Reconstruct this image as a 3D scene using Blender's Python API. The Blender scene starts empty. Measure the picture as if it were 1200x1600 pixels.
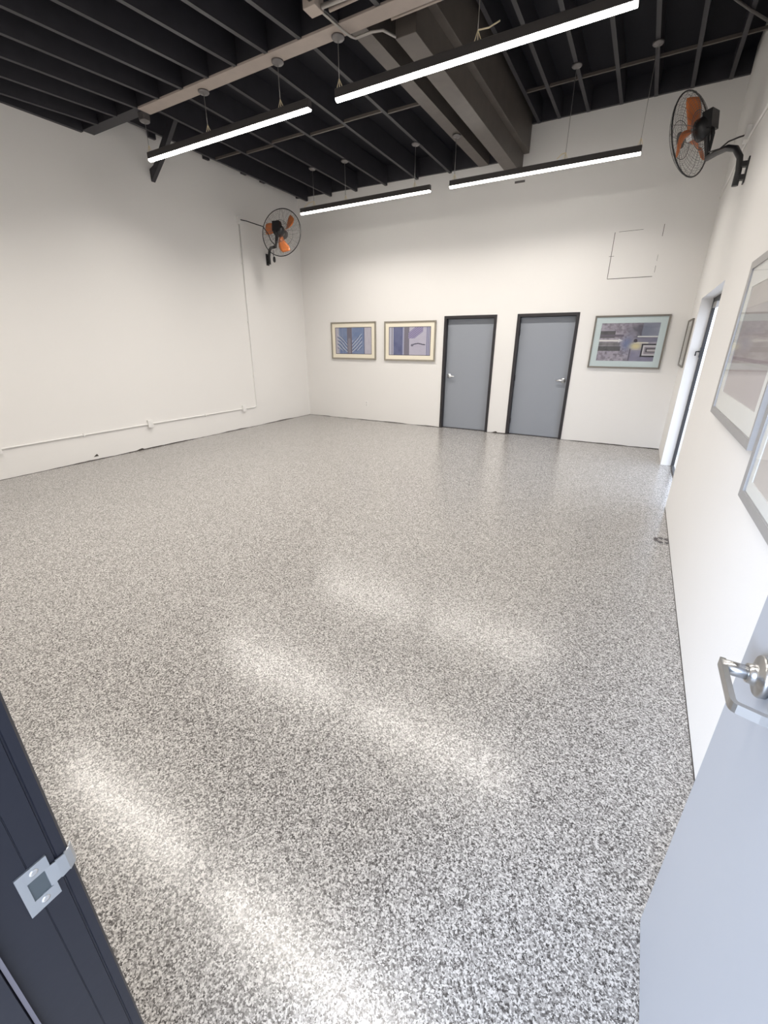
import bpy, bmesh, math, random
from mathutils import Vector, Matrix
random.seed(7)
S = bpy.context.scene
COL = S.collection
PI = math.pi
W = 7.312                      # inner face of the right wall; left wall is x=0, back wall y=0
ORG = {}

# ------------------------------------------------------------------ materials
def new_mat(name):
    m = bpy.data.materials.new(name); m.use_nodes = True
    nt = m.node_tree; b = nt.nodes['Principled BSDF']
    return m, nt, b

def mat(name, col, rough=.5, metal=0., spec=.5, var=.04, scale=6., bump=0., bscale=60., emit=0.):
    m, nt, b = new_mat(name)
    tc = nt.nodes.new('ShaderNodeTexCoord')
    nz = nt.nodes.new('ShaderNodeTexNoise'); nz.inputs['Scale'].default_value = scale
    nz.inputs['Detail'].default_value = 4
    nt.links.new(tc.outputs['Object'], nz.inputs['Vector'])
    mx = nt.nodes.new('ShaderNodeMix'); mx.data_type = 'RGBA'
    mx.inputs['A'].default_value = [c*(1-var) for c in col] + [1]
    mx.inputs['B'].default_value = [min(1, c*(1+var)) for c in col] + [1]
    nt.links.new(nz.outputs['Fac'], mx.inputs['Factor'])
    nt.links.new(mx.outputs['Result'], b.inputs['Base Color'])
    b.inputs['Roughness'].default_value = rough
    b.inputs['Metallic'].default_value = metal
    b.inputs['Specular IOR Level'].default_value = spec
    if bump:
        n2 = nt.nodes.new('ShaderNodeTexNoise'); n2.inputs['Scale'].default_value = bscale
        n2.inputs['Detail'].default_value = 5
        nt.links.new(tc.outputs['Object'], n2.inputs['Vector'])
        bp = nt.nodes.new('ShaderNodeBump'); bp.inputs['Strength'].default_value = bump
        bp.inputs['Distance'].default_value = .01
        nt.links.new(n2.outputs['Fac'], bp.inputs['Height'])
        nt.links.new(bp.outputs['Normal'], b.inputs['Normal'])
    if emit:
        b.inputs['Emission Color'].default_value = list(col) + [1]
        b.inputs['Emission Strength'].default_value = emit
    return m

def floor_mat():
    m, nt, b = new_mat('flake_epoxy')
    N = nt.nodes.new; L = nt.links.new
    tc = N('ShaderNodeTexCoord')
    nz = N('ShaderNodeTexNoise'); nz.inputs['Scale'].default_value = 200; nz.inputs['Detail'].default_value = 3
    L(tc.outputs['Object'], nz.inputs['Vector'])
    sub = N('ShaderNodeVectorMath'); sub.operation = 'SUBTRACT'; sub.inputs[1].default_value = (.5, .5, .5)
    L(nz.outputs['Color'], sub.inputs[0])
    sc = N('ShaderNodeVectorMath'); sc.operation = 'SCALE'; sc.inputs['Scale'].default_value = .012
    L(sub.outputs[0], sc.inputs[0])
    ad = N('ShaderNodeVectorMath'); ad.operation = 'ADD'
    L(tc.outputs['Object'], ad.inputs[0]); L(sc.outputs[0], ad.inputs[1])
    v = N('ShaderNodeTexVoronoi'); v.inputs['Scale'].default_value = 225
    L(ad.outputs[0], v.inputs['Vector'])
    sp = N('ShaderNodeSeparateColor'); L(v.outputs['Color'], sp.inputs['Color'])
    r = N('ShaderNodeValToRGB'); cr = r.color_ramp; cr.interpolation = 'CONSTANT'
    stops = [(0, FLAKE[0]), (.10, FLAKE[1]), (.27, FLAKE[2]), (.48, FLAKE[3]), (.72, FLAKE[4])]
    cr.elements[0].position = 0; cr.elements[0].color = list(stops[0][1]) + [1]
    cr.elements[1].position = stops[1][0]; cr.elements[1].color = list(stops[1][1]) + [1]
    for p, c in stops[2:]:
        e = cr.elements.new(p); e.color = list(c) + [1]
    L(sp.outputs['Red'], r.inputs['Fac'])
    L(r.outputs['Color'], b.inputs['Base Color'])
    mr = N('ShaderNodeMapRange'); mr.inputs['To Min'].default_value = FLOOR_R[0]; mr.inputs['To Max'].default_value = FLOOR_R[1]
    L(sp.outputs['Green'], mr.inputs['Value']); L(mr.outputs['Result'], b.inputs['Roughness'])
    bp = N('ShaderNodeBump'); bp.inputs['Strength'].default_value = .10; bp.inputs['Distance'].default_value = .001
    L(sp.outputs['Blue'], bp.inputs['Height']); L(bp.outputs['Normal'], b.inputs['Normal'])
    b.inputs['Specular IOR Level'].default_value = .5
    return m

def glass_mat(name, tint=(1, 1, 1)):
    m = bpy.data.materials.new(name); m.use_nodes = True
    nt = m.node_tree; nt.nodes.clear()
    N = nt.nodes.new
    o = N('ShaderNodeOutputMaterial'); mx = N('ShaderNodeMixShader'); t = N('ShaderNodeBsdfTransparent')
    g = N('ShaderNodeBsdfGlossy'); f = N('ShaderNodeFresnel'); f.inputs['IOR'].default_value = 1.2
    ge = N('ShaderNodeNewGeometry'); inv = N('ShaderNodeMath'); inv.operation = 'SUBTRACT'; inv.inputs[0].default_value = 1
    mu = N('ShaderNodeMath'); mu.operation = 'MULTIPLY'
    nt.links.new(ge.outputs['Backfacing'], inv.inputs[1]); nt.links.new(inv.outputs[0], mu.inputs[0]); nt.links.new(f.outputs[0], mu.inputs[1])
    t.inputs['Color'].default_value = list(tint) + [1]; g.inputs['Roughness'].default_value = .03
    nt.links.new(mu.outputs[0], mx.inputs[0]); nt.links.new(t.outputs[0], mx.inputs[1])
    nt.links.new(g.outputs[0], mx.inputs[2]); nt.links.new(mx.outputs[0], o.inputs[0])
    return m

def paint_mat(name):           # artwork: colours from the painted print itself
    m, nt, b = new_mat(name)
    a = nt.nodes.new('ShaderNodeVertexColor'); a.layer_name = 'paint'
    nt.links.new(a.outputs['Color'], b.inputs['Base Color'])
    b.inputs['Roughness'].default_value = .7
    return m

FLAKE = [(.057, .052, .050), (.115, .108, .103), (.215, .205, .197), (.36, .345, .33), (.57, .55, .53)]
FLOOR_R = (.165, .265)
LAMP = 24.
AREA = 21.5
M = {}
M['wall'] = mat('white_wall_paint', (.80, .785, .765), .62, var=.012, scale=1.5, bump=.08, bscale=90)
M['floor'] = floor_mat()
M['deck'] = mat('black_deck_paint', (.010, .010, .015), .75, var=.2, spec=.3)
M['joist'] = mat('black_joist_paint', (.027, .026, .032), .5, var=.3, scale=9, spec=.5)
M['beam'] = mat('worn_beam_paint', (.100, .086, .076), .5, var=.25, scale=7, spec=.5)
M['fascia'] = mat('taupe_board', (.42, .36, .32), .6, var=.10, scale=9)
M['steel'] = mat('galvanised_steel', (.42, .40, .38), .45, metal=.7, var=.1)
M['conduitdark'] = mat('painted_conduit', (.13, .12, .12), .5, var=.2)
M['black'] = mat('black_plastic', (.018, .018, .02), .4, var=.1)
M['wire'] = mat('dark_wire', (.03, .03, .032), .4, metal=.3)
M['guard'] = mat('grey_guard_wire', (.20, .195, .195), .4, metal=.4)
M['orange'] = mat('orange_blade', (.78, .23, .06), .4, var=.06)
M['silver'] = mat('satin_chrome', (.88, .88, .88), .30, metal=.9, var=.03)
M['nickel'] = mat('satin_nickel', (.50, .50, .50), .28, metal=1., var=.03)
M['plate'] = mat('brushed_steel_plate', (.62, .65, .68), .4, metal=.85, var=.05)
M['dframe'] = mat('black_door_frame_paint', (.026, .023, .026), .42, var=.1)
M['jamb'] = mat('navy_jamb_paint', (.016, .018, .030), .45, var=.08, scale=4, bump=.05, bscale=30)
M['gasket'] = mat('grey_weatherstrip', (.22, .21, .25), .5)
M['dleaf'] = mat('grey_door_paint', (.29, .312, .352), .45, var=.02, scale=3)
M['eleaf'] = mat('pale_grey_door_paint', (.36, .37, .395), .45, var=.02, scale=3)
M['white'] = mat('white_plastic', (.82, .81, .79), .4, var=.01)
M['conduit'] = mat('white_painted_conduit', (.80, .79, .77), .5, var=.02)
M['housing'] = mat('dark_fixture_housing', (.055, .05, .05), .4, var=.05)
M['lamp'] = mat('led_diffuser', (1., .955, .89), .5, var=0., emit=LAMP)
M['cable'] = mat('steel_cable', (.35, .34, .33), .4, metal=.6)
M['wireend'] = mat('cream_wire', (.85, .74, .52), .5)
M['canopy'] = mat('grey_canopy', (.20, .19, .19), .35, metal=.6)
M['seam'] = mat('dark_crack', (.06, .05, .045), .9, var=.3, scale=30)
M['frame_taupe'] = mat('taupe_frame', (.19, .17, .145), .4, metal=.2, var=.06, scale=20)
M['frame_sand'] = mat('sand_grey_frame', (.31, .28, .23), .4, metal=.2, var=.06, scale=20)
M['frame_silver'] = mat('silver_grey_frame', (.40, .39, .385), .38, metal=.35, var=.06, scale=25)
M['mat_cream'] = mat('cream_mount', (.86, .80, .66), .8, var=.02)
M['mat_white'] = mat('white_mount', (.74, .75, .73), .8, var=.02)
M['mat_blue'] = mat('pale_blue_mount', (.52, .60, .61), .8, var=.03)
M['paint'] = paint_mat('printed_art')
M['glass'] = glass_mat('clear_glass')
M['ground'] = mat('outside_concrete', (.45, .44, .43), .85, var=.1)
M['bronze'] = mat('dark_bronze_frame', (.045, .044, .046), .6, metal=0., var=.1)
M['grime'] = mat('grey_grime', (.10, .09, .09), .9, var=.4, scale=60)

# ------------------------------------------------------------------ mesh builder (world coordinates)
class MB:
    def __init__(s): s.v = []; s.f = []; s.sm = []
    def add(s, vs, fs, smooth=False):
        o = len(s.v); s.v += [Vector(p) for p in vs]
        s.f += [tuple(i+o for i in f) for f in fs]; s.sm += [smooth]*len(fs)
        return s
    def box(s, x0, x1, y0, y1, z0, z1):
        x0, x1 = sorted((x0, x1)); y0, y1 = sorted((y0, y1)); z0, z1 = sorted((z0, z1))
        vs = [(x, y, z) for z in (z0, z1) for y in (y0, y1) for x in (x0, x1)]
        return s.add(vs, [(0, 2, 3, 1), (4, 5, 7, 6), (0, 1, 5, 4), (2, 6, 7, 3), (0, 4, 6, 2), (1, 3, 7, 5)])
    def hexa(s, a, b):          # two matching quads -> solid
        n = len(a)
        fs = [tuple(range(n))[::-1], tuple(range(n, 2*n))]
        fs += [(i, (i+1) % n, n+(i+1) % n, n+i) for i in range(n)]
        return s.add(list(a)+list(b), fs)
    def tube(s, pts, r, n=8, closed=False, cap=True):
        pts = [Vector(p) for p in pts]; N = len(pts); rs = r if isinstance(r, (list, tuple)) else [r]*N
        vs = []; up = None
        for i, p in enumerate(pts):
            a = pts[(i-1) % N] if (closed or i > 0) else p
            c = pts[(i+1) % N] if (closed or i < N-1) else p
            t = (c-a).normalized()
            if up is None or abs(up.dot(t)) > .98:
                up = Vector((0, 0, 1)) if abs(t.z) < .9 else Vector((1, 0, 0))
            u = t.cross(up).normalized(); w = u.cross(t).normalized(); up = w
            for k in range(n):
                q = 2*PI*k/n; vs.append(p + (u*math.cos(q)+w*math.sin(q))*rs[i])
        fs = []
        for i in range(N if closed else N-1):
            j = (i+1) % N
            fs += [(i*n+k, i*n+(k+1) % n, j*n+(k+1) % n, j*n+k) for k in range(n)]
        s.add(vs, fs, True)
        if cap and not closed:
            o = len(s.v)-len(vs)
            s.f += [tuple(o+k for k in range(n))[::-1], tuple(o+(N-1)*n+k for k in range(n))]; s.sm += [False, False]
        return s
    def lathe(s, c, axis, prof, n=24):  # prof: (offset along axis, radius)
        c = Vector(c); t = Vector(axis).normalized()
        u = t.cross(Vector((0, 0, 1)) if abs(t.z) < .9 else Vector((1, 0, 0))).normalized(); w = u.cross(t)
        vs = []
        for h, r in prof:
            for k in range(n):
                q = 2*PI*k/n; vs.append(c+t*h+(u*math.cos(q)+w*math.sin(q))*r)
        P = len(prof)
        fs = [(i*n+k, i*n+(k+1) % n, (i+1)*n+(k+1) % n, (i+1)*n+k) for i in range(P-1) for k in range(n)]
        s.add(vs, fs, True)
        o = len(s.v)-len(vs)
        s.f += [tuple(o+k for k in range(n))[::-1], tuple(o+(P-1)*n+k for k in range(n))]; s.sm += [False, False]
        return s
    def build(s, name, m, parent=None, bevel=0., org=None):
        o_ = Vector(org) if org is not None else (ORG[parent.name] if parent else Vector((0, 0, 0)))
        me = bpy.data.meshes.new(name)
        me.from_pydata([tuple(v-o_) for v in s.v], [], s.f); me.update()
        bm = bmesh.new(); bm.from_mesh(me); bmesh.ops.recalc_face_normals(bm, faces=bm.faces); bm.to_mesh(me); bm.free()
        me.polygons.foreach_set('use_smooth', s.sm)
        me.materials.append(m)
        ob = bpy.data.objects.new(name, me); COL.objects.link(ob)
        if parent: ob.parent = parent
        else: ob.location = o_
        ORG[ob.name] = o_
        if bevel:
            bv = ob.modifiers.new('edge', 'BEVEL'); bv.width = bevel; bv.segments = 2; bv.limit_method = 'ANGLE'
        return ob

def tag(o, label, cat, group=None, kind=None):
    o['label'] = label; o['category'] = cat
    if group: o['group'] = group
    if kind: o['kind'] = kind
    return o
def thing(name, label, cat, loc, group=None, kind=None):
    o = bpy.data.objects.new(name, None); COL.objects.link(o); o.location = loc; o.empty_display_size = .1
    ORG[o.name] = Vector(loc)
    return tag(o, label, cat, group, kind)
def bez(p0, p1, p2, n=10):
    p0, p1, p2 = map(Vector, (p0, p1, p2))
    return [p0*(1-t)**2+p1*2*t*(1-t)+p2*t*t for t in [i/n for i in range(n+1)]]

# ------------------------------------------------------------------ camera
cd = bpy.data.cameras.new('camera'); co = bpy.data.objects.new('camera', cd); COL.objects.link(co)
pitch, yaw, roll = .38018, .52148, .00104
f = Vector((-math.sin(yaw)*math.cos(pitch), math.cos(yaw)*math.cos(pitch), -math.sin(pitch)))
r = f.cross(Vector((0, 0, 1))).normalized(); u = r.cross(f)
r2 = r*math.cos(roll)+u*math.sin(roll); u2 = u*math.cos(roll)-r*math.sin(roll)
mw = Matrix((r2, u2, -f)).transposed().to_4x4(); mw.translation = (6.8166, -8.2389, 1.6384)
co.matrix_world = mw
cd.sensor_fit = 'VERTICAL'; cd.sensor_height = 36; cd.lens = 663.61/1600*36; cd.clip_start = .02
S.camera = co

# ------------------------------------------------------------------ shell
YF = -8.12                     # inner face of the front wall
D1, D2, DW, DH = 3.4032, 4.7728, 1.01, 2.10
OY0, OY1, OH = -3.07, -1.08, 2.152   # opening in the right wall
XJ, XH = 6.19, 7.124           # entry jamb faces

b = MB().add([(-.2, -8.32, 0), (W+.25, -8.32, 0), (W+.25, .2, 0), (-.2, .2, 0), (-.2, -8.32, -.05), (W+.25, -8.32, -.05), (W+.25, .2, -.05), (-.2, .2, -.05)],
             [(0, 1, 2, 3), (7, 6, 5, 4), (0, 4, 5, 1), (1, 5, 6, 2), (2, 6, 7, 3), (3, 7, 4, 0)])
tag(b.build('floor', M['floor']), 'grey and white speckled flake epoxy floor with soft gloss', 'floor', kind='structure')
tag(MB().box(-.2, 0, -8.3, 0, 0, 5.1).build('wall_left', M['wall']), 'long plain white wall on the left carrying low conduit', 'wall', kind='structure')
b = MB()
for x0, x1 in ((-.2, D1), (D1+DW, D2), (D2+DW, W+.25)): b.box(x0, x1, 0, .2, 0, DH)
b.box(-.2, W+.25, 0, .2, DH, 5.1)
for x0 in (D1, D2): b.box(x0, x0+DW, .16, .2, 0, DH)  # unseen panels added behind the doors to block sky light at the gaps
tag(b.build('wall_back', M['wall']), 'white back wall with two grey doors and three pictures', 'wall', kind='structure')
b = MB()
b.box(W, W+.165, OY1, 0, 0, OH).box(W, W+.165, -8.3, OY0, 0, OH).box(W, W+.165, -8.3, 0, OH, 5.1)
tag(b.build('wall_right', M['wall']), 'white wall on the right with a deep open doorway', 'wall', kind='structure')
b = MB().box(0, XJ-.05, -8.3, YF, 0, 5.1).box(XH+.055, W, -8.3, YF, 0, 5.1).box(XJ-.05, XH+.055, -8.3, YF, 2.12, 5.1)
tag(b.build('wall_front', M['wall']), 'white front wall around the entry doorway', 'wall', kind='structure')
b = MB()
b.hexa([(0, -8.12, 4.20), (W, -8.12, 4.20), (W, -8.12, 4.26), (0, -8.12, 4.26)], [(0, -4.2, 4.44), (W, -4.2, 4.44), (W, -4.2, 4.50), (0, -4.2, 4.50)])
b.box(0, 4.5, -4.2, 0, 4.60, 4.66).box(4.5, W, -4.2, 0, 4.97, 5.03).box(4.48, 4.52, -4.2, 0, 4.6, 5.03).box(0, W, -4.22, -4.18, 4.44, 5.03)
tag(b.build('ceiling', M['deck']), 'black painted roof deck above the open joists', 'ceiling', kind='structure')
tag(MB().box(-9, 18, -22, -8.32, -.08, -.02).box(W+.25, 18, -8.32, 6, -.08, -.02).build('ground', M['ground']), 'pale concrete ground outside the doors', 'ground', kind='structure')

# raw gap where the base of each wall meets the floor
def gap(name, label, p0, p1, nrm, hmin, hmax, chips=()):
    p0, p1, nrm = Vector(p0), Vector(p1), Vector(nrm)
    n = int((p1-p0).length/.06); b = MB(); a = []
    h = hmin
    for i in range(n+1):
        h = min(hmax, max(hmin, h+random.uniform(-1, 1)*(hmax-hmin)*.35))
        a.append((p0.lerp(p1, i/n), h))
    for (q0, h0), (q1, h1) in zip(a, a[1:]):
        o = nrm*.004
        z0, z1 = Vector((0, 0, h0)), Vector((0, 0, h1))
        b.hexa([q0, q1, q1+z1, q0+z0], [q0+o, q1+o, q1+o+z1, q0+o+z0])
    for c, w_, h_ in chips:
        c = Vector(c); t = (p1-p0).normalized(); o = nrm*.003
        q = [c-t*w_, c+t*w_*.8, c+t*w_*.3+Vector((0, 0, h_)), c-t*w_*.2+Vector((0, 0, h_*.7))]
        b.hexa(q, [p+o for p in q])
    tag(b.build(name, M['seam']), label, 'gap', kind='structure')
gap('baseboard_left', 'dark ragged gap along the foot of the left wall', (0, YF, 0), (0, 0, 0), (1, 0, 0), .003, .014,
    [((0, -5.0, .05), .04, .035), ((0, -4.32, .006), .09, .026)])
gap('trim_1', 'dark gap at the floor from left corner to first grey door', (0, 0, 0), (D1, 0, 0), (0, -1, 0), .003, .014)
gap('trim_2', 'stained gap at the floor between the two grey doors', (D1+DW, 0, 0), (D2, 0, 0), (0, -1, 0), .004, .022, [((D1+DW+.16, 0, .004), .07, .03)])
gap('trim_3', 'dark gap at the floor between right grey door and corner', (D2+DW, 0, 0), (W, 0, 0), (0, -1, 0), .003, .013)
gap('baseboard_right', 'thin ragged edge along the foot of the right wall', (W, -7.2, 0), (W, OY0, 0), (-1, 0, 0), .0008, .004)

# ------------------------------------------------------------------ doors in the back wall
ordw = ['first', 'second', 'third', 'fourth', 'fifth', 'sixth', 'seventh', 'eighth', 'ninth', 'tenth', 'eleventh', 'twelfth',
        'thirteenth', 'fourteenth', 'fifteenth', 'sixteenth', 'seventeenth', 'eighteenth', 'nineteenth', 'twentieth']
def lever(b, c, d, s):          # rosette at c, facing -y, lever pointing s along x
    pass
def grey_door(name, label, d, hx, s):
    t = thing(name, label, 'door', (d+DW/2, 0, 0), kind='structure')
    fr = MB()
    fr.box(d, d+.05, -.012, .14, 0, DH).box(d+DW-.05, d+DW, -.012, .14, 0, DH).box(d+.05, d+DW-.05, -.012, .14, DH-.05, DH)
    fr.box(d+.05, d+.062, .115, .14, 0, DH-.05).box(d+DW-.062, d+DW-.05, .115, .14, 0, DH-.05)
    fr.build('door_frame', M['dframe'], t, .003)
    lf = MB().box(d+.053, d+DW-.053, .07, .114, .012, DH-.054).build('door_leaf', M['dleaf'], t, .002)
    MB().box(d+.05, d+DW-.05, .055, .14, 0, .011).build('threshold', M['dframe'], t)
    for z in (.25, 1.03, 1.8):
        hxx = d+DW-.053 if s > 0 else d+.053
        MB().tube([(hxx, .066, z-.05), (hxx, .066, z+.05)], .007, 8).build('hinge', M['dframe'], t)
    h = MB().lathe((hx, .07, 1.02), (0, -1, 0), [(0, .041), (.007, .042), (.012, .037), (.016, .020), (.045, .016), (.050, .012)], 24)
    h.tube([(hx, .026, 1.02), (hx+s*.02, .020, 1.02), (hx+s*.06, .020, 1.018), (hx+s*.115, .024, 1.014)], [.015, .014, .012, .010], 10)
    h.build('lever_handle', M['silver'], lf)
    return t
grey_door('door_1', 'narrow grey door, lever on its left edge, near the blue pictures', D1, 3.535, 1)
grey_door('door_2', 'grey door with lever on its right edge, beside the framed abstract', D2, 5.665, -1)

# ------------------------------------------------------------------ bronze framed doorway in the right wall opening
t = thing('door_3', 'open doorway with dark bronze frame deep in the right wall opening', 'door', (W+.15, (OY0+OY1)/2, 0), kind='structure')
X0, X1 = W+.125, W+.162
b = MB()
b.box(X0, X1, OY1-.045, OY1, 0, OH).box(X0, X1, OY0, OY0+.045, 0, OH).box(X0, X1, OY0, OY1, OH-.05, OH).box(X0, X1, OY0, OY1, 0, .02)
b.build('door_frame', M['bronze'], t, .002)
MB().box(X0+.004, X0+.045, OY1-.36, OY1-.046, OH-.115, OH-.05).build('door_closer', M['steel'], t, .004)
MB().box(X0-.012, X0+.008, OY1-.1, OY1-.06, 1.46, 1.58).tube([(X0-.012, OY1-.08, 1.53), (X0-.05, OY1-.08, 1.53), (X0-.05, OY1-.08, 1.48)], .008, 8).build('latch', M['black'], t)

# ------------------------------------------------------------------ entry door standing open at the right, and its frame
t = thing('door_4', 'pale grey entry door standing open at the right foreground', 'door', (XH+.022, -8.10, 0), kind='structure')
lf = MB().box(XH, XH+.044, -8.115, -7.21, .012, 2.04).build('door_leaf', M['eleaf'], t, .002)
LZ, LY = 1.062, -7.352
b = MB().lathe((XH, LY, LZ), (-1, 0, 0), [(0, .039), (.010, .040), (.014, .037), (.016, .022), (.022, .019), (.03, .018)], 32)
b.build('rosette', M['nickel'], lf)
b = MB()
b.tube([(XH-.016, LY, LZ), (XH-.068, LY, LZ)], .0135, 20)
def bar(b, path, w, th):        # flat bar: path in xy at height LZ, tall w, thick th
    L_, R_ = [], []
    P = [Vector((x, y, 0)) for x, y in path]
    for i, p in enumerate(P):
        d = (P[min(i+1, len(P)-1)]-P[max(i-1, 0)]).normalized(); n = Vector((-d.y, d.x, 0))
        L_.append(p+n*th/2); R_.append(p-n*th/2)
    for i in range(len(P)-1):
        q = [L_[i], L_[i+1], R_[i+1], R_[i]]
        b.hexa([v+Vector((0, 0, LZ-w/2)) for v in q], [v+Vector((0, 0, LZ+w/2)) for v in q])
xo = XH-.066
path = [(xo, LY+.014), (xo, LY-.02), (xo, LY-.06), (xo, LY-.097)]
path += [(p.x, p.y) for p in bez((xo, LY-.102, 0), (xo, LY-.113, 0), (xo+.012, LY-.115, 0), 4)]
path += [(XH-.03, LY-.122), (XH-.012, LY-.125)]
bar(b, path, .019, .009)
b.build('lever_handle', M['nickel'], lf)
for z in (.25, 1.03, 1.8):
    MB().tube([(XH+.02, -8.122, z-.05), (XH+.02, -8.122, z+.05)], .008, 10).build('hinge', M['plate'], t)

t = thing('door_frame', 'navy painted door jamb with steel strike plate in the left foreground', 'door frame', (6.65, -8.2, 0), kind='structure')
b = MB()
prof = [(XJ-.05, YF+.0), (XJ-.006, YF+.0), (XJ, YF-.004), (XJ, YF-.0155), (XJ-.002, YF-.0165), (XJ-.002, YF-.0185), (XJ, YF-.0195), (XJ, -8.168), (XJ-.0012, -8.1685), (XJ-.0012, -8.1695), (XJ, -8.170), (XJ, -8.232), (XJ+.016, -8.236), (XJ+.016, -8.30), (XJ-.05, -8.30)]
b.hexa([(x, y, 0) for x, y in prof], [(x, y, 2.07) for x, y in prof])
b.build('strike_jamb', M['jamb'], t)
MB().box(XJ, XJ+.013, -8.2335, -8.2285, 0, 2.06).build('weatherstrip', M['gasket'], t)
MB().box(XH+.005, XH+.055, -8.30, -8.124, 0, 2.07).box(XJ-.05, XH+.055, -8.30, YF, 2.07, 2.12).build('hinge_jamb', M['jamb'], t, .002)
# strike plate: plate with a latch hole, curved lip, two screws
py0, py1, pz0, pz1 = -8.186, -8.147, .853, .940
hy0, hy1, hz0, hz1 = -8.176, -8.152, .877, .916
XP = XJ+.0025
sp = MB()
sp.box(XJ-.001, XP, py0, hy0, pz0, pz1).box(XJ-.001, XP, hy1, py1, pz0, pz1).box(XJ-.001, XP, hy0, hy1, pz0, hz0).box(XJ-.001, XP, hy0, hy1, hz1, pz1)
spo = sp.build('strike_plate', M['plate'], t)
lip = MB()
pr = [(XP, hy1-.002), (XP+.001, -8.140), (XP+.0005, -8.128), (XP-.004, -8.119), (XP-.011, -8.1145)]
for (xa, ya), (xb, yb) in zip(pr, pr[1:]):
    lip.hexa([(xa, ya, .878), (xb, yb, .880), (xb, yb, .916), (xa, ya, .918)], [(xa-.002, ya-.0005, .878), (xb-.002, yb-.0005, .880), (xb-.002, yb-.0005, .916), (xa-.002, ya-.0005, .918)])
lip.build('strike_lip', M['plate'], spo)
MB().box(XJ-.001, XJ+.0006, hy0, hy1, hz0, hz1).build('latch_hole', mat('latch_pocket', (.16, .19, .21), .35, metal=.6), spo)
for z in (.866, .928):
    MB().lathe((XP-.001, -8.165, z), (1, 0, 0), [(0, .0055), (.0018, .0055), (.0022, .003)], 16).build('screw', M['silver'], spo)

# ------------------------------------------------------------------ ceiling timber
def joist_mesh(name, x0, y0, z0, y1, z1, w, h, m):
    b = MB()
    a = [(x0-w/2, y0, z0), (x0+w/2, y0, z0), (x0+w/2, y0, z0+h), (x0-w/2, y0, z0+h)]
    c = [(x0-w/2, y1, z1), (x0+w/2, y1, z1), (x0+w/2, y1, z1+h), (x0-w/2, y1, z1+h)]
    return b.hexa(a, c).build(name, m, org=(x0, (y0+y1)/2, (z0+z1)/2))
def copies(src, xs, label_of, group, cat='joist'):
    for i, x in enumerate(xs):
        o = src if i == 0 else src.copy()
        if i: COL.objects.link(o)
        o.location.x = x
        tag(o, label_of(i), cat, group, 'structure')
# near bay: 16 inch spacing, dropping a little towards the front wall
xs = [.375+.4064*i for i in range(17)]
src = joist_mesh('ceiling_joist', xs[0], YF, 3.900, -4.205, 4.150, .042, .26, M['joist'])
copies(src, xs, lambda i: 'black joist in the bay before the girder, %s from the left wall' % ordw[i], 'joists of the near bay')
# far left bay: 24 inch spacing
xs = [.30, .90, 1.50, 2.15, 2.78, 3.40]
src = joist_mesh('ceiling_joist', xs[0], -4.04, 4.365, -.045, 4.295, .045, .28, M['joist'])
copies(src, xs, lambda i: 'black joist between girder and back wall, %s from the left wall' % ordw[i], 'joists of the far left bay')
# raised bay on the right
xs = [4.80, 5.09, 5.48, 5.90, 6.31, 6.715, 7.115]
src = joist_mesh('ceiling_joist', xs[0], -4.04, 4.70, -.045, 4.70, .045, .27, M['joist'])
copies(src, xs, lambda i: 'black joist of the raised right bay, %s from the deep beam' % ordw[i], 'joists of the raised right bay')

tag(MB().box(0, W, -4.2, -4.045, 4.165, 5.0).build('ceiling_beam', M['joist'], org=(3.6, -4.12, 4.165)), 'black cross girder running the width of the room under the roof', 'beam', kind='structure')
tag(MB().box(1.2, W, -4.203, -4.042, 4.145, 4.165).build('fascia_board', M['fascia'], bevel=.003, org=(3.6, -4.12, 4.145)), 'taupe board along the underside of the cross girder', 'board', kind='structure')
tag(MB().box(3.90, 4.06, -4.04, -.04, 4.305, 4.6).build('ceiling_beam', M['beam'], org=(3.98, -2, 4.3)), 'flat brown beam left of the deep beam, running to back wall', 'beam', kind='structure')
tag(MB().box(4.40, 4.60, -3.84, 0, 4.115, 4.97).box(4.60, 4.685, -3.84, 0, 4.37, 4.97).build('ceiling_beam', M['beam'], bevel=.004, org=(4.5, -2, 4.115)), 'deep brown box beam running to the back wall at the ceiling step', 'beam', kind='structure')
tag(MB().box(0, .05, YF, -4.21, 4.14, 4.42).build('wall_ledger', M['joist'], org=(.025, -6, 4.14)), 'black ledger along the left wall top before the girder', 'ledger', kind='structure')
tag(MB().box(0, .04, -4.03, -.04, 4.47, 4.6).build('wall_ledger', M['joist'], org=(.025, -2, 4.47)), 'black ledger along the left wall top beyond the girder', 'ledger', kind='structure')
b = MB().hexa([(0, -.04, 4.385), (4.39, -.04, 4.315), (4.39, -.04, 4.6), (0, -.04, 4.6)], [(0, 0, 4.385), (4.39, 0, 4.315), (4.39, 0, 4.6), (0, 0, 4.6)])
tag(b.build('wall_ledger', M['joist'], org=(2.2, -.02, 4.33)), 'black rim board across the back wall top, left of deep beam', 'ledger', kind='structure')
tag(MB().box(4.69, W, -.04, 0, 4.72, 4.97).build('wall_ledger', M['joist'], org=(6, -.02, 4.72)), 'black rim board across the back wall top above raised bay', 'ledger', kind='structure')
for i, (y, z) in enumerate(((-3.2, 4.385), (-2.25, 4.405), (-1.45, 4.415), (-.99, 4.405))):
    tag(MB().box(0, .045, y-.06, y+.05, z, 4.469).build('wall_block', M['joist'], org=(.02, y, z)), 'small black block under the left wall ledger, %s from the girder' % ordw[i], 'block', 'blocks under the left ledger', 'structure')
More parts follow.
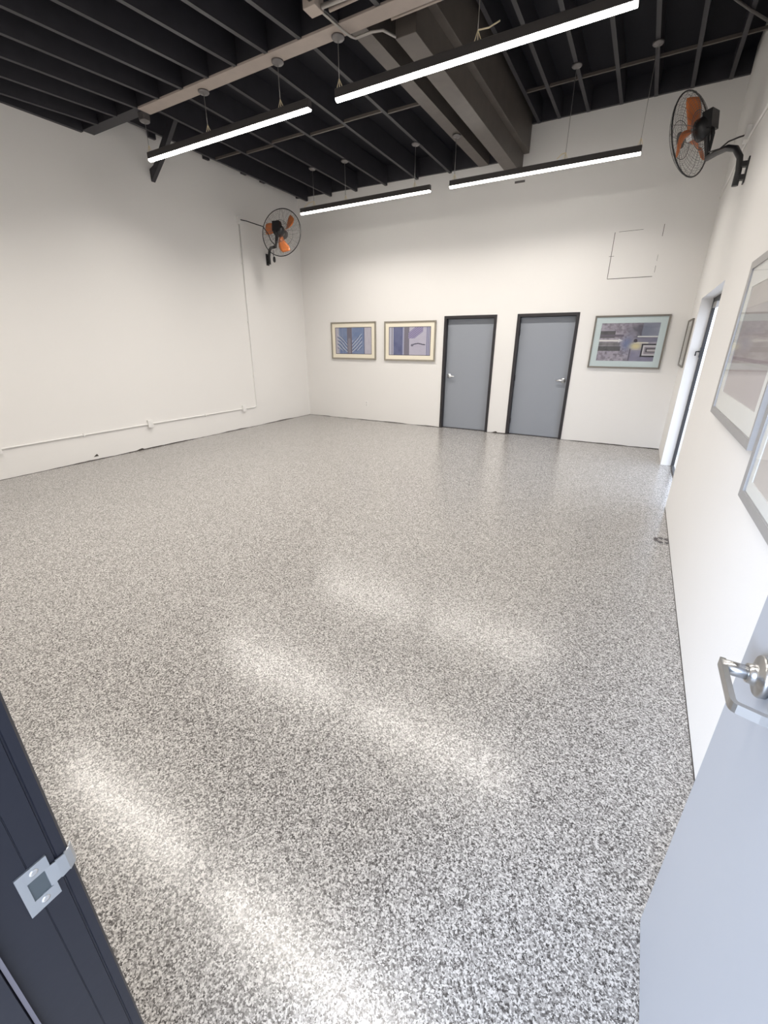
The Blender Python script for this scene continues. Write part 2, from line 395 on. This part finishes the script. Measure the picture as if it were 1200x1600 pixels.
# knee brace from left wall up to the joists
b = MB(); q = [(0, 3.85), (.29, 4.07), (.71, 4.46), (.56, 4.46), (.1, 4.03), (0, 4.0)]
b.hexa([(x, -3.31, z) for x, z in q], [(x, -3.25, z) for x, z in q])
tag(b.build('knee_brace', M['joist'], org=(0, -3.28, 3.85)), 'black diagonal timber brace on the left wall under the ceiling', 'brace', kind='structure')
# bridging strips between joists
def strip(x0, x1, y, z, label, grp):
    tag(MB().box(x0, x1, y-.012, y+.012, z, z+.03).build('bridging_strip', M['beam'], org=((x0+x1)/2, y, z)), label, 'bridging', grp, 'structure')
jx = [.30, .90, 1.50, 2.15, 2.78, 3.40, 3.90]
for i in range(6):
    strip(jx[i]+.024, jx[i+1]-.024, -2.29+(.05 if i % 2 else -.03), 4.335, 'thin strip between joists of the far left bay, %s gap from the left wall' % ordw[i], 'bridging of the far left bay')
jx = [4.80, 5.09, 5.48, 5.90, 6.31, 6.715, 7.115, 7.335]
for i in range(7):
    strip(jx[i]+.024, jx[i+1]-.024, -.985, 4.705, 'thin strip between joists of the raised right bay, %s gap from the deep beam' % ordw[i], 'bridging of the raised right bay')
# plain pipe crossing the raised bay near the right wall, conduit and box by the girder
tag(MB().tube([(6.6, -2.3, 4.69), (6.974, -1.662, 4.69), (7.084, -1.482, 4.69), (7.30, -1.15, 4.69)], .012, 8).build('ceiling_conduit', M['conduitdark'], org=(7, -1.7, 4.69)),
    'thin dark conduit slanting below the joists toward the right wall', 'conduit')
tag(MB().box(3.945, 4.065, -4.55, -4.43, 4.10, 4.19).build('junction_box', M['fascia'], bevel=.003, org=(4, -4.49, 4.1)), 'square steel junction box on the joist before the girder', 'junction box')
b = MB().tube([(4.04, -4.42, 4.12), (4.065, -4.14, 4.118), (4.078, -4.06, 4.12), (4.10, -4.02, 4.12), (4.263, -4.02, 4.12), (4.36, -3.99, 4.12), (4.414, -3.86, 4.12)], .011, 8)
tag(b.build('ceiling_conduit', M['steel'], org=(4.07, -4.2, 4.12)), 'bent conduit crossing under the girder from box to deep beam', 'conduit')
tag(MB().tube([(4.075, -4.47, 4.12), (4.33, -4.455, 4.12), (5.2, -4.45, 4.12)], .017, 8).build('ceiling_conduit', M['steel'], org=(4.3, -4.46, 4.12)), 'straight conduit leaving the steel box beside the girder', 'conduit')
tag(MB().tube([(4.1, -4.40, 4.125), (4.386, -4.40, 4.125), (5.2, -4.40, 4.125)], .014, 8).build('ceiling_conduit', M['fascia'], org=(4.3, -4.41, 4.12)), 'second straight conduit beside the girder, nearer to it', 'conduit')
tag(MB().tube([(4.46, -4.02, 4.15), (4.665, -4.02, 4.15), (5.6, -4.02, 4.15)], .010, 8).tube([(4.50, -4.02, 4.15), (4.50, -3.93, 4.3)], .006, 6).build('ceiling_conduit', M['fascia'], org=(4.6, -4.02, 4.15)), 'thin conduit along the far edge of the girder', 'conduit')
tag(MB().box(4.5, 4.66, -.008, 0, 4.005, 4.035).build('wall_bracket', M['conduitdark'], bevel=.002, org=(4.58, 0, 4.02)), 'small dark slotted bracket on back wall under the deep beam', 'bracket')

# ------------------------------------------------------------------ linear pendant lights
def fork(b, p, dirs):
    for d in dirs: b.tube([p, Vector(p)+Vector(d)*.5, Vector(p)+Vector(d)], .0035, 6)
def pendant(label, x0, x1, y, hangs, tail):
    z0 = 3.695
    t = thing('pendant_light', label, 'light', ((x0+x1)/2, y, z0), 'linear pendant lights')
    w = .030
    # housing: extruded channel with end caps
    q = [(-w, .024), (w, .024), (w, .088), (w-.006, .094), (-w+.006, .094), (-w, .088)]
    MB().hexa([(x0, y+a, z0+c) for a, c in q], [(x1, y+a, z0+c) for a, c in q]).build('housing', M['housing'], t)
    xm = (x0+x1)/2
    for a0, a1 in ((x0+.004, xm-.004), (xm+.004, x1-.004)):
        q = [(w*.97*math.cos(k*PI/10), -.024*math.sin(k*PI/10)+.024) for k in range(11)]
        q = [(a, c) for a, c in q]
        MB().hexa([(a0, y+a, z0+c) for a, c in q], [(a1, y+a, z0+c) for a, c in q]).build('diffuser', M['lamp'], t)
        al = bpy.data.lights.new('strip_lamp', 'AREA'); al.shape = 'RECTANGLE'; al.size = a1-a0-.02; al.size_y = .052
        al.energy = AREA; al.spread = math.radians(147); al.color = (1., .945, .875)
        ao = bpy.data.objects.new('strip_lamp', al); COL.objects.link(ao); ao.parent = t
        ao.location = Vector(((a0+a1)/2, y, z0-.004))-ORG[t.name]
    for i, (hx, hz) in enumerate(hangs):
        c = MB().lathe((hx, y, hz), (0, 0, -1), [(0, .058), (.012, .058), (.024, .046), (.028, .016), (.040, .008)], 20).build('canopy', M['canopy'], t)
        cb = MB().tube([(hx, y, hz-.03), (hx, y, z0+.094)], .0035, 6).build('cable', M['cable'], t)
        e = MB(); p = (hx, y, z0+.165)
        fork(e, p, [(-.022, -.01, -.072), (.026, .01, -.060), (.004, .0, -.07)])
        if i == tail[0]: e.tube([p, Vector(p)+Vector((tail[1]*.5, 0, -.008)), Vector(p)+Vector((tail[1], 0, tail[2]))], .005, 6)
        e.build('wire_end', M['wireend'], cb)
GZ = 4.145
ZL = lambda y: 4.295+(4.365-4.295)*(-y-.045)/3.995
yb, ya, yc = -1.33, -4.075, -6.80
zj = lambda y: 4.165+(y+4.205)*.0639
pendant('pendant strip light below the girder, left of the pair', 1.10, 3.60, ya, [(1.12, 4.10), (2.18, GZ), (3.24, GZ)], (9, 0, 0))
pendant('pendant strip light below the girder, right of the pair, cut by photo top', 3.915, 6.354, ya, [(3.95, GZ), (5.25, GZ), (6.32, GZ)], (1, .17, .01))
pendant('pendant strip light nearest the back wall, left of the pair, by small fan', 1.18, 3.627, yb, [(1.47, ZL(yb)), (2.12, ZL(yb)), (3.37, ZL(yb))], (0, -.22, -.06))
pendant('pendant strip light nearest the back wall, right of the pair, under deep beam', 3.938, 6.34, yb, [(4.0, 4.30), (5.485, 4.70), (6.315, 4.70)], (1, -.1, -.05))
pendant('pendant strip light above the entry, left of the pair', 1.10, 3.60, yc, [(1.19, zj(yc)), (2.405, zj(yc)), (3.22, zj(yc))], (9, 0, 0))
pendant('pendant strip light above the entry, right of the pair', 3.915, 6.354, yc, [(4.03, zj(yc)), (5.25, zj(yc)), (6.06, zj(yc))], (9, 0, 0))
# steel fitting that carries the outermost canopy
tag(MB().box(1.075, 1.165, -4.12, -4.03, 4.10, 4.165).build('hanger_plate', M['canopy'], bevel=.003, org=(1.12, -4.07, 4.1)), 'small dark hanger plate at the left end of the taupe board', 'bracket')

# ------------------------------------------------------------------ wall fans
def fan(label, C, az, el, R, phase, arm_pts, plate, plug):
    az, el = math.radians(az), math.radians(el)
    n = Vector((math.cos(az)*math.cos(el), math.sin(az)*math.cos(el), math.sin(el)))
    uu = n.cross(Vector((0, 0, 1))).normalized(); vv = uu.cross(n)
    C = Vector(C); P = lambda r, a, h: C+(uu*math.cos(a)+vv*math.sin(a))*r+n*h
    t = thing('wall_fan', label, 'fan', plate[0], 'wall fans')
    for side, nm in ((1, 'front_guard'), (-1, 'rear_guard')):
        dep = .10 if side > 0 else .085
        prof = lambda r: side*(.012+(dep-.012)*(1-max(0, (r/R-.25)/.75)**2.6))
        g = MB()
        ring = lambda r, rad, k=48: g.tube([P(r, 2*PI*i/k, prof(r)) for i in range(k)], rad, 6, True)
        for i in range(1, 15): ring(R*(.20+.8*i/15), .0011)
        
        ring(R*.46, .004)
        if side < 0: ring(R*.40, .002)
        for k in range(24):
            a = 2*PI*k/24
            g.tube([P(R*s_, a, prof(R*s_)) for s_ in (.18, .4, .6, .8, .93, 1.)], .0012 if k % 6 else .0025, 4, cap=False)
        if side > 0:
            g.lathe(P(0, 0, dep), n, [(-.004, R*.2), (.004, R*.2), (.008, R*.14)], 24)
        else:
            g.lathe(P(0, 0, -dep), -n, [(-.004, R*.2), (.004, R*.2)], 24)
        g.build(nm, M['guard'], t)
    MB().tube([P(R, 2*PI*i/64, .0) for i in range(64)], .0075, 8, True).build('guard_rim', M['wire'], t)
    hub = MB().lathe(C, n, [(-.05, .045), (.02, .052), (.045, .040), (.052, .015)], 24).build('hub', M['silver'], t)
    for k in range(3):
        a0 = math.radians(phase+120*k); b = MB(); vs = []; K = 8
        for i in range(K+1):
            s_ = i/K; rr = .045+(R*.86-.045)*s_
            half = (.10+.32*math.sin(min(1, s_*1.25+.12)*PI*.62))*(1-.75*max(0, s_-.8)/.2*.5)
            for j in range(5):
                q = (j/4-.5)*2; a = a0+q*half*.85+.35*s_
                tw = q*(.045-.02*s_)
                vs.append(P(rr, a, tw-.006)); vs.append(P(rr, a, tw-.003))
        fs = []
        for i in range(K):
            for j in range(4):
                a_ = (i*5+j)*2; b_ = a_+2; c_ = ((i+1)*5+j)*2; d_ = c_+2
                fs += [(a_, b_, d_, c_), (a_+1, c_+1, d_+1, b_+1)]
        for i in range(K):
            for j in (0, 4):
                a_ = (i*5+j)*2; c_ = ((i+1)*5+j)*2; fs.append((a_, c_, c_+1, a_+1))
        for j in range(4):
            for i in (0, K):
                a_ = (i*5+j)*2; fs.append((a_, a_+1, a_+3, a_+2))
        b.add(vs, fs, True); b.build('blade', M['orange'], t)
    mo = MB().lathe(C, -n, [(.045, .05), (.06, .098), (.14, .102), (.165, .085), (.195, .06)], 24)
    o = P(0, 0, -.125); bb = []
    for h in (0, .09):
        for a, c in ((-.07, -.04), (.07, -.04), (.07, .115), (-.07, .115)): bb.append(o+uu*a+vv*c-n*h)
    mo.hexa(bb[:4], bb[4:])
    mo.build('motor', M['black'], t)
    s0 = P(0, 0, -.15)
    yk = MB().tube([s0, s0-vv*.09, Vector(arm_pts[0])], [.026, .024, .022], 10)
    yk.tube([s0-n*.05, s0-n*.06-vv*.09, Vector(arm_pts[0])], .012, 8)
    yk.build('swivel_bracket', M['black'], t)
    MB().tube(arm_pts, .026, 12).build('arm', M['black'], t)
    p0, sx = Vector(plate[0]), plate[1]
    MB().box(p0.x, p0.x+sx*.012, p0.y-.035, p0.y+.035, p0.z-.10, p0.z+.10).box(p0.x, p0.x+sx*.055, p0.y-.03, p0.y+.03, p0.z-.07, p0.z-.03).box(p0.x, p0.x+sx*.055, p0.y-.03, p0.y+.03, p0.z+.03, p0.z+.07).build('wall_plate', M['black'], t, .003)
    MB().tube(plug[0], plug[1], 8).build('power_cord', M['black'], t)
    return t, P
# left fan on the left wall
Cl = (.66, -1.29, 3.495)
arm = [(.52, -1.32, 3.285), (.36, -1.22, 3.30), (.20, -1.10, 3.33), (.10, -1.04, 3.30), (.055, -1.02, 3.20), (.055, -1.02, 3.07)]
tl, Pl = fan('black wall fan with orange blades on the left wall by the corner', Cl, 104, -8, .385, -93, arm, ((0, -1.02, 3.15), 1),
             ([(.04, -1.664, 3.69), (.12, -1.6, 3.675), (.22, -1.5, 3.64), (.34, -1.42, 3.60), (.42, -1.38, 3.48), (.45, -1.36, 3.38), (.52, -1.33, 3.30)], .008))
b = MB().tube([(.18, -1.02, 3.30), (.172, -1.02, 3.22), (.168, -1.0, 3.19)], .005, 6).lathe((.167, -1.0, 3.19), (0, 0, -1), [(0, .018), (.03, .026), (.07, .026), (.095, .012)], 12)
b.build('pull_switch', M['black'], tl)
# right fan on the right wall
Cr = (6.813, -1.86, 3.635)
arm = [(7.00, -1.95, 3.385), (7.06, -2.15, 3.36), (7.13, -2.36, 3.325), (7.19, -2.46, 3.28), (7.235, -2.5, 3.20), (7.25, -2.5, 3.10), (7.25, -2.5, 2.98)]
tr, Pr = fan('large black wall fan with orange blades on the right wall', Cr, 151, -9, .372, 75, arm, ((W, -2.5, 3.09), -1),
             ([(W-.03, -1.93, 3.53), (7.22, -2.0, 3.50), (7.14, -2.1, 3.45), (7.08, -2.16, 3.385), (7.0, -2.0, 3.42), (6.99, -1.96, 3.60)], .007))

# ------------------------------------------------------------------ surface conduit and boxes
t = thing('wall_conduit', 'white conduit run on the left wall from fan box down to outlets', 'conduit', (0, -1.7, .39))
rr = .011
MB().tube([(rr, -1.675, 3.64), (rr, -1.695, 2.3), (rr, -1.72, .46)] + [tuple(p) for p in bez((rr, -1.722, .44), (rr, -1.725, .388), (rr, -1.80, .386), 6)] +
          [(rr, -2.08, .39), (rr, -4.09, .392), (rr, -6.09, .386), (rr, -7.9, .386)], rr, 10).build('conduit_pipe', M['conduit'], t)
for y in (-3.0, -5.1, -7.2):
    MB().box(0, .027, y-.012, y+.012, .37, .41).build('pipe_strap', M['conduit'], t, .002)
for z in (1.0, 2.0, 3.0):
    y = -1.72+.045*(z-.45)/3.2
    MB().box(0, .027, y-.02, y+.02, z-.012, z+.012).build('pipe_strap', M['conduit'], t, .002)
def outlet(label, y, z, s=1.):
    t = thing('outlet_box', label, 'outlet', (0, y, z), 'outlet boxes along the left conduit')
    MB().box(0, .042, y-.04*s, y+.04*s, z-.058*s, z+.058*s).build('back_box', M['conduit'], t, .004)
    MB().box(.042, .047, y-.042*s, y+.042*s, z-.06*s, z+.06*s).build('cover_plate', M['white'], t, .003)
    for d in (-.026, .026):
        MB().box(.047, .0495, y-.016, y+.016, z+d-.016, z+d+.016).build('socket', M['white'], t, .002)
outlet('white outlet box on the left conduit, closest to the corner bend', -2.08, .40)
outlet('white outlet box halfway along the left conduit', -4.09, .40)
outlet('white outlet box on the left conduit, cut by the photo edge', -6.13, .39)
tag(MB().box(0, .045, -1.72, -1.61, 3.63, 3.75).build('junction_box', M['conduit'], bevel=.004, org=(0, -1.66, 3.69)), 'white junction box atop the left conduit feeding the fan cord', 'junction box')
t = thing('wall_outlet', 'small white outlet low on the back wall below blue pictures', 'outlet', (1.634, 0, .36))
MB().box(1.597, 1.671, -.007, 0, .30, .42).build('cover_plate', M['white'], t, .003)
for d in (-.026, .026): MB().box(1.617, 1.651, -.011, -.007, .36+d-.016, .36+d+.016).build('socket', mat('outlet_socket', (.66, .65, .63), .4), t, .002)
t = thing('wall_conduit', 'thin white conduit along the right wall behind the fan', 'conduit', (W, -1.9, 3.44))
MB().tube([(W-.010, -.12, 3.43), (W-.010, -1.2, 3.47), (W-.010, -1.9, 3.49), (W-.010, -2.9, 3.40), (W-.010, -6.0, 3.40)], .010, 8).build('conduit_pipe', M['conduit'], t)
tag(MB().box(W-.045, W, -2.0, -1.88, 3.47, 3.59).build('junction_box', M['conduit'], bevel=.004, org=(W, -1.94, 3.53)), 'white junction box on the right wall feeding the large fan', 'junction box')

# access hatch outline
t = thing('access_panel', 'square white access panel with cracked edges high on back wall', 'panel', (6.41, 0, 2.56), kind='structure')
x0, x1, z0, z1 = 6.095, 6.72, 2.557, 3.178
MB().box(x0, x1, -.0025, 0, z0, z1).build('panel', M['wall'], t)
b = MB()
b.box(x0-.004, x0+.003, -.004, 0, z0, z1).box(x0, x1-.02, -.004, 0, z0-.004, z0+.002).box(x0+.05, x0+.37, -.004, 0, z1-.001, z1+.003)
b.box(x1-.004, x1, -.004, 0, z0+.05, z0+.14).box(x1-.003, x1, -.004, 0, z0+.2, z0+.28).box(x1+.0, x1+.006, -.004, 0, z1-.11, z1+.04).box(x0-.03, x0+.04, -.004, 0, 2.862, 2.866)
b.build('seam', M['seam'], t)

# ------------------------------------------------------------------ pictures
def H(*a):
    v = math.sin(sum(x*k for x, k in zip(a, (127.1, 311.7, 74.7))))*43758.5453
    return v-math.floor(v)
def vn(x, y, s=0):
    i, j = math.floor(x), math.floor(y); fx, fy = x-i, y-j
    fx = fx*fx*(3-2*fx); fy = fy*fy*(3-2*fy)
    a, b_, c, d = H(i, j, s), H(i+1, j, s), H(i, j+1, s), H(i+1, j+1, s)
    return (a*(1-fx)+b_*fx)*(1-fy)+(c*(1-fx)+d*fx)*fy
def fbm(x, y, s=0): return .55*vn(x, y, s)+.3*vn(2*x, 2*y, s+1)+.15*vn(4*x, 4*y, s+2)
def lin(c):
    g = .3*c[0]+.6*c[1]+.1*c[2]
    c = [.90*(.72*k+.28*g) for k in c]
    return tuple((v/255/12.92 if v <= 10 else ((v/255+.055)/1.055)**2.4) for v in c)
def mixc(a, b, t): t = max(0, min(1, t)); return tuple(x+(y-x)*t for x, y in zip(a, b))

def art_palm(u, v):            # blue panels, grey trunk with feathered strokes
    c = (176, 172, 196)
    if .10 < u < .80: c = mixc((104, 132, 190), (140, 160, 205), fbm(u*7, v*7, 3))
    if u <= .10: c = (196, 192, 208)
    if .10 < u < .13 or .20 < u < .215: c = (150, 165, 205)
    if u > .80:
        c = mixc((190, 184, 205), (210, 205, 220), fbm(u*30, v*4, 9))
    if abs(u-.80) < .008: c = (60, 66, 110)
    du = abs(u-.40)
    if .05 < du < .34 and .04+du*.5 < v < .42+du*1.0:
        k = (v-1.5*du)*7.5+.5*vn(u*5, v*5, 8); k -= math.floor(k)
        if k < .26: c = (206, 216, 236)
        elif k < .5: c = (72, 86, 142)
    if du < .065: c = mixc((104, 98, 116), (150, 142, 160), .5+.5*math.sin(u*260))
    if .012 < du < .022 and v < .6: c = (214, 210, 220)
    if min(u, 1-u) < .012 or min(v, 1-v) < .016: c = (88, 84, 92)
    return c
def art_branch(u, v):
    c = mixc((205, 200, 222), (190, 184, 212), fbm(u*6, v*6, 2))
    if u < .11: c = mixc((186, 188, 214), (214, 212, 228), .5+.5*math.sin(u*200))
    if .11 < u < .34: c = mixc((88, 96, 150), (120, 128, 178), fbm(u*12, v*5, 4))
    if .07 < u < .085: c = (70, 72, 120)
    if .34 < u < .37: c = (170, 176, 214)
    if .37 < u < .50: c = mixc((96, 92, 112), (160, 154, 174), .5+.5*math.sin(u*240+v*3))
    d = (v-.62)-(u-.50)*1.15
    if u > .48 and v > .6 and -.16 < d < .20 and u < .82: c = mixc((130, 118, 176), (176, 166, 208), .5+.5*math.sin(d*90))
    if .58 < u < .88 and abs(v-.40-.02*math.sin(u*20)) < .018: c = (78, 78, 104)
    if (u-.57)**2+(v-.36)**2*.6 < .0010: c = (120, 116, 140)
    if .89 < u < .985: c = mixc((108, 112, 168), (206, 202, 224), .5+.5*math.sin(u*170))
    if min(u, 1-u) < .012 or min(v, 1-v) < .016: c = (88, 84, 92)
    return c
def art_burst(u, v):
    c = mixc((146, 136, 158), (196, 188, 202), fbm(u*9, v*7, 6))
    c = mixc(c, (120, 112, 126), (fbm(u*26, v*22, 8)-.42)*2.2)
    cl = math.exp(-(((u-.70)/.20)**2+((v-.80)/.20)**2))*2.3*fbm(u*8+3, v*8, 11)
    c = mixc(c, (92, 88, 104), cl)
    if u > .72 and v > .66: c = mixc(c, (136, 150, 178), .6)
    if u < .27 and .62 < v < .80: c = mixc((80, 80, 86), (110, 108, 112), fbm(u*20, v*20, 1))
    if u < .42 and .64 < v < .70: c = (112, 102, 120)
    if u < .40 and .27 < v < .39: c = mixc((78, 80, 84), (104, 104, 106), fbm(u*25, v*20, 2))
    if u < .38 and .40 < v < .50: c = mixc((150, 146, 152), (110, 108, 112), fbm(u*25, v*9, 3))
    if u < .36 and .52 < v < .57-.02*u: c = (236, 234, 232)
    if .34 < u < .42 and abs(v-.545) < (.42-u)*.7: c = (230, 228, 230)
    bl = math.exp(-(((u-.50)/.09)**2+((v-.46)/.16)**2)); c = mixc(c, (104, 120, 178), bl*.9)
    if u > .66 and .63 < v < .665: c = (226, 226, 226)
    if u > .62 and .47 < v < .50 and u < .86: c = (228, 226, 216)
    if u > .64 and .51 < v < .62: c = mixc((140, 138, 158), (112, 110, 140), fbm(u*8, v*30, 4))
    y = math.exp(-(((u-.66)/.10)**2+((v-.40)/.09)**2)); c = mixc(c, (224, 208, 142), y*1.1)
    if (u-.64)**2+((v-.54)*.7)**2 < .0012: c = (70, 56, 70)
    if .56 < u < .59 and v < .33: c = mixc(c, (70, 62, 84), .6)
    if u > .59 and v < .3: c = mixc(c, (112, 114, 160), .45)
    if u > .76:
        a, b_ = (u-.76)/.24, (v-.12)/.34
        if 0 < b_ < 1:
            m_ = min(a, b_, 1-b_)
            c = (40, 38, 44) if m_ < .10 else (206, 202, 208) if m_ < .22 else (150, 140, 152) if m_ < .34 else (60, 58, 64) if m_ < .42 else (188, 180, 184)
    return c
def art_greige(u, v):
    c = mixc((192, 184, 178), (214, 206, 200), fbm(u*5, v*8, 2))
    if .55 < v < .80: c = mixc(c, (168, 162, 168), .6*fbm(u*4, v*12, 5)+.2)
    if .30 < v < .58: c = mixc(c, (176, 162, 160), .7*fbm(u*3, v*14, 7))
    if abs(v-.34) < .012: c = mixc(c, (150, 130, 132), .6)
    if abs(v-.80) < .006: c = mixc(c, (160, 150, 148), .6)
    if v < .30: c = mixc(c, (196, 182, 190), .5)
    return c
def art_garden(u, v):
    c = mixc((226, 216, 208), (214, 206, 200), fbm(u*6, v*6, 1))
    if v > .45: c = mixc(c, (150, 172, 140), max(0, fbm(u*8, v*6, 3)-.25)*1.7)
    if u < .28 and v > .35: c = mixc(c, (228, 176, 170), .6*fbm(u*9, v*5, 6)+.15)
    if abs(v-.42-.05*math.sin(u*9)) < .012: c = (96, 128, 96)
    return c
def art_plain(u, v): return mixc((212, 204, 186), (190, 186, 172), fbm(u*5, v*5, 4))

def picture(label, org, ax, nrm, w, h, fw, mw_, dep, fm, mm, art, nx=150, ny=104):
    """org: lower left corner on the wall seen from the room; ax: direction to the right; nrm: into the room"""
    o, a, n, z = Vector(org), Vector(ax), Vector(nrm), Vector((0, 0, 1))
    P = lambda x, y, d: o+a*x+z*y+n*d
    t = thing('framed_picture', label, 'picture', tuple(P(w/2, 0, 0)), 'framed pictures')
    def slab(b, x0, x1, y0, y1, d0, d1):
        q = [(x0, y0), (x1, y0), (x1, y1), (x0, y1)]
        b.hexa([P(x, y, d0) for x, y in q], [P(x, y, d1) for x, y in q])
    b = MB()
    for q0, q1 in (((0, 0), (w, 0)), ((w, 0), (w, h)), ((w, h), (0, h)), ((0, h), (0, 0))):   # mitred frame
        i0 = (fw if q0[0] == 0 else w-fw, fw if q0[1] == 0 else h-fw); i1 = (fw if q1[0] == 0 else w-fw, fw if q1[1] == 0 else h-fw)
        q = [q0, q1, i1, i0]
        b.hexa([P(x, y, .002) for x, y in q], [P(*q0, dep), P(*q1, dep), P(*i1, dep-.004), P(*i0, dep-.004)])
    b.build('frame', fm, t)
    b = MB(); i = fw+mw_
    slab(b, fw, w-fw, fw, i, .004, dep-.014); slab(b, fw, w-fw, h-i, h-fw, .004, dep-.014)
    slab(b, fw, i, i, h-i, .004, dep-.014); slab(b, w-i, w-fw, i, h-i, .004, dep-.014)
    b.build('mount', mm, t)
    me = bpy.data.meshes.new('artwork'); vs, fs, cs = [], [], []
    aw, ah = w-2*i, h-2*i; d = dep-.018; og = ORG[t.name]
    for yy in range(ny+1):
        for xx in range(nx+1): vs.append(tuple(P(i+aw*xx/nx, i+ah*yy/ny, d)-og))
    for yy in range(ny):
        for xx in range(nx):
            k = yy*(nx+1)+xx; fs.append((k, k+1, k+nx+2, k+nx+1)); cs.append(lin(art((xx+.5)/nx, (yy+.5)/ny)))
    me.from_pydata(vs, [], fs); me.update()
    at = me.color_attributes.new('paint', 'FLOAT_COLOR', 'CORNER')
    buf = []
    for c in cs: buf += list(c+(1.,))*4
    at.data.foreach_set('color', buf)
    me.materials.append(M['paint'])
    oo = bpy.data.objects.new('artwork', me); COL.objects.link(oo); oo.parent = t
    b = MB(); slab(b, fw, w-fw, fw, h-fw, dep-.010, dep-.008); b.build('glass_pane', M['glass'], t)
    return t
NB, AX = (0, -1, 0), (1, 0, 0)
picture('left picture of blue panels and grey trunk in cream mount, near corner', (.748, 0, 1.294), AX, NB, 1.142, .745, .028, .076, .03, M['frame_sand'], M['mat_cream'], art_palm)
picture('picture of purple branch in cream mount beside the left grey door', (2.098, 0, 1.286), AX, NB, 1.145, .745, .028, .076, .03, M['frame_sand'], M['mat_cream'], art_branch)
picture('abstract with yellow burst in pale blue mount right of the doors', (6.025, 0, 1.249), AX, NB, 1.036, .786, .024, .088, .03, M['frame_taupe'], M['mat_blue'], art_burst)
NR, AY = (-1, 0, 0), (0, -1, 0)
picture('narrow-looking picture in the corner before the white opening', (W, -.02, 1.315), AY, NR, .80, .625, .022, .06, .024, M['frame_taupe'], M['mat_white'], art_plain, 40, 28)
picture('large pale picture with wide silver frame and white mount, right wall', (W, -4.585, 1.204), AY, NR, 1.30, .885, .040, .105, .035, M['frame_silver'], M['mat_white'], art_greige)
picture('silver framed pink and green picture cut by the right edge', (W, -5.985, 1.03), AY, NR, 1.02, .80, .032, .05, .035, M['frame_silver'], M['mat_white'], art_garden)

# scuffed chip on the floor by the right wall
b = MB()
for k in range(7):
    a = 2*PI*k/7; c = Vector((7.262+.055*math.cos(a)*1.0, -4.04+.05*math.sin(a), 0)); s_ = random.uniform(.012, .024)
    q = [c+Vector((s_*math.cos(a+j*PI/3)*random.uniform(.7, 1.2), s_*math.sin(a+j*PI/3)*random.uniform(.7, 1.2), .0005)) for j in range(6)]
    b.hexa(q, [p+Vector((0, 0, .004)) for p in q])
tag(b.build('floor_scuff', M['grime'], org=(7.262, -4.04, 0)), 'small ring of dark grime on the floor at the right wall foot', 'grime')

# ------------------------------------------------------------------ daylight through the open entry and the glazed door
w = bpy.data.worlds.new('sky'); S.world = w; w.use_nodes = True
bg = w.node_tree.nodes['Background']
bg.inputs['Color'].default_value = (.78, .86, 1.0, 1); bg.inputs['Strength'].default_value = 3.0

sl = bpy.data.lights.new('daylight', 'SUN'); so = bpy.data.objects.new('daylight', sl); COL.objects.link(so)
sl.energy = 9.; sl.angle = math.radians(35); sl.color = (.60, .75, 1.)
so.rotation_euler = Vector((.33, .93, -.20)).to_track_quat('-Z', 'Y').to_euler()
so.location = (3, -14, 5)

S.view_settings.view_transform = 'Standard'; S.view_settings.look = 'None'
S.view_settings.gamma = 1; S.view_settings.use_curve_mapping = False
S.view_settings.exposure = 0.0
cy = S.cycles
cy.use_denoising = True; cy.max_bounces = 10; cy.diffuse_bounces = 6; cy.glossy_bounces = 4; cy.transparent_max_bounces = 12
cy.sample_clamp_indirect = 8; cy.caustics_reflective = False; cy.caustics_refractive = False
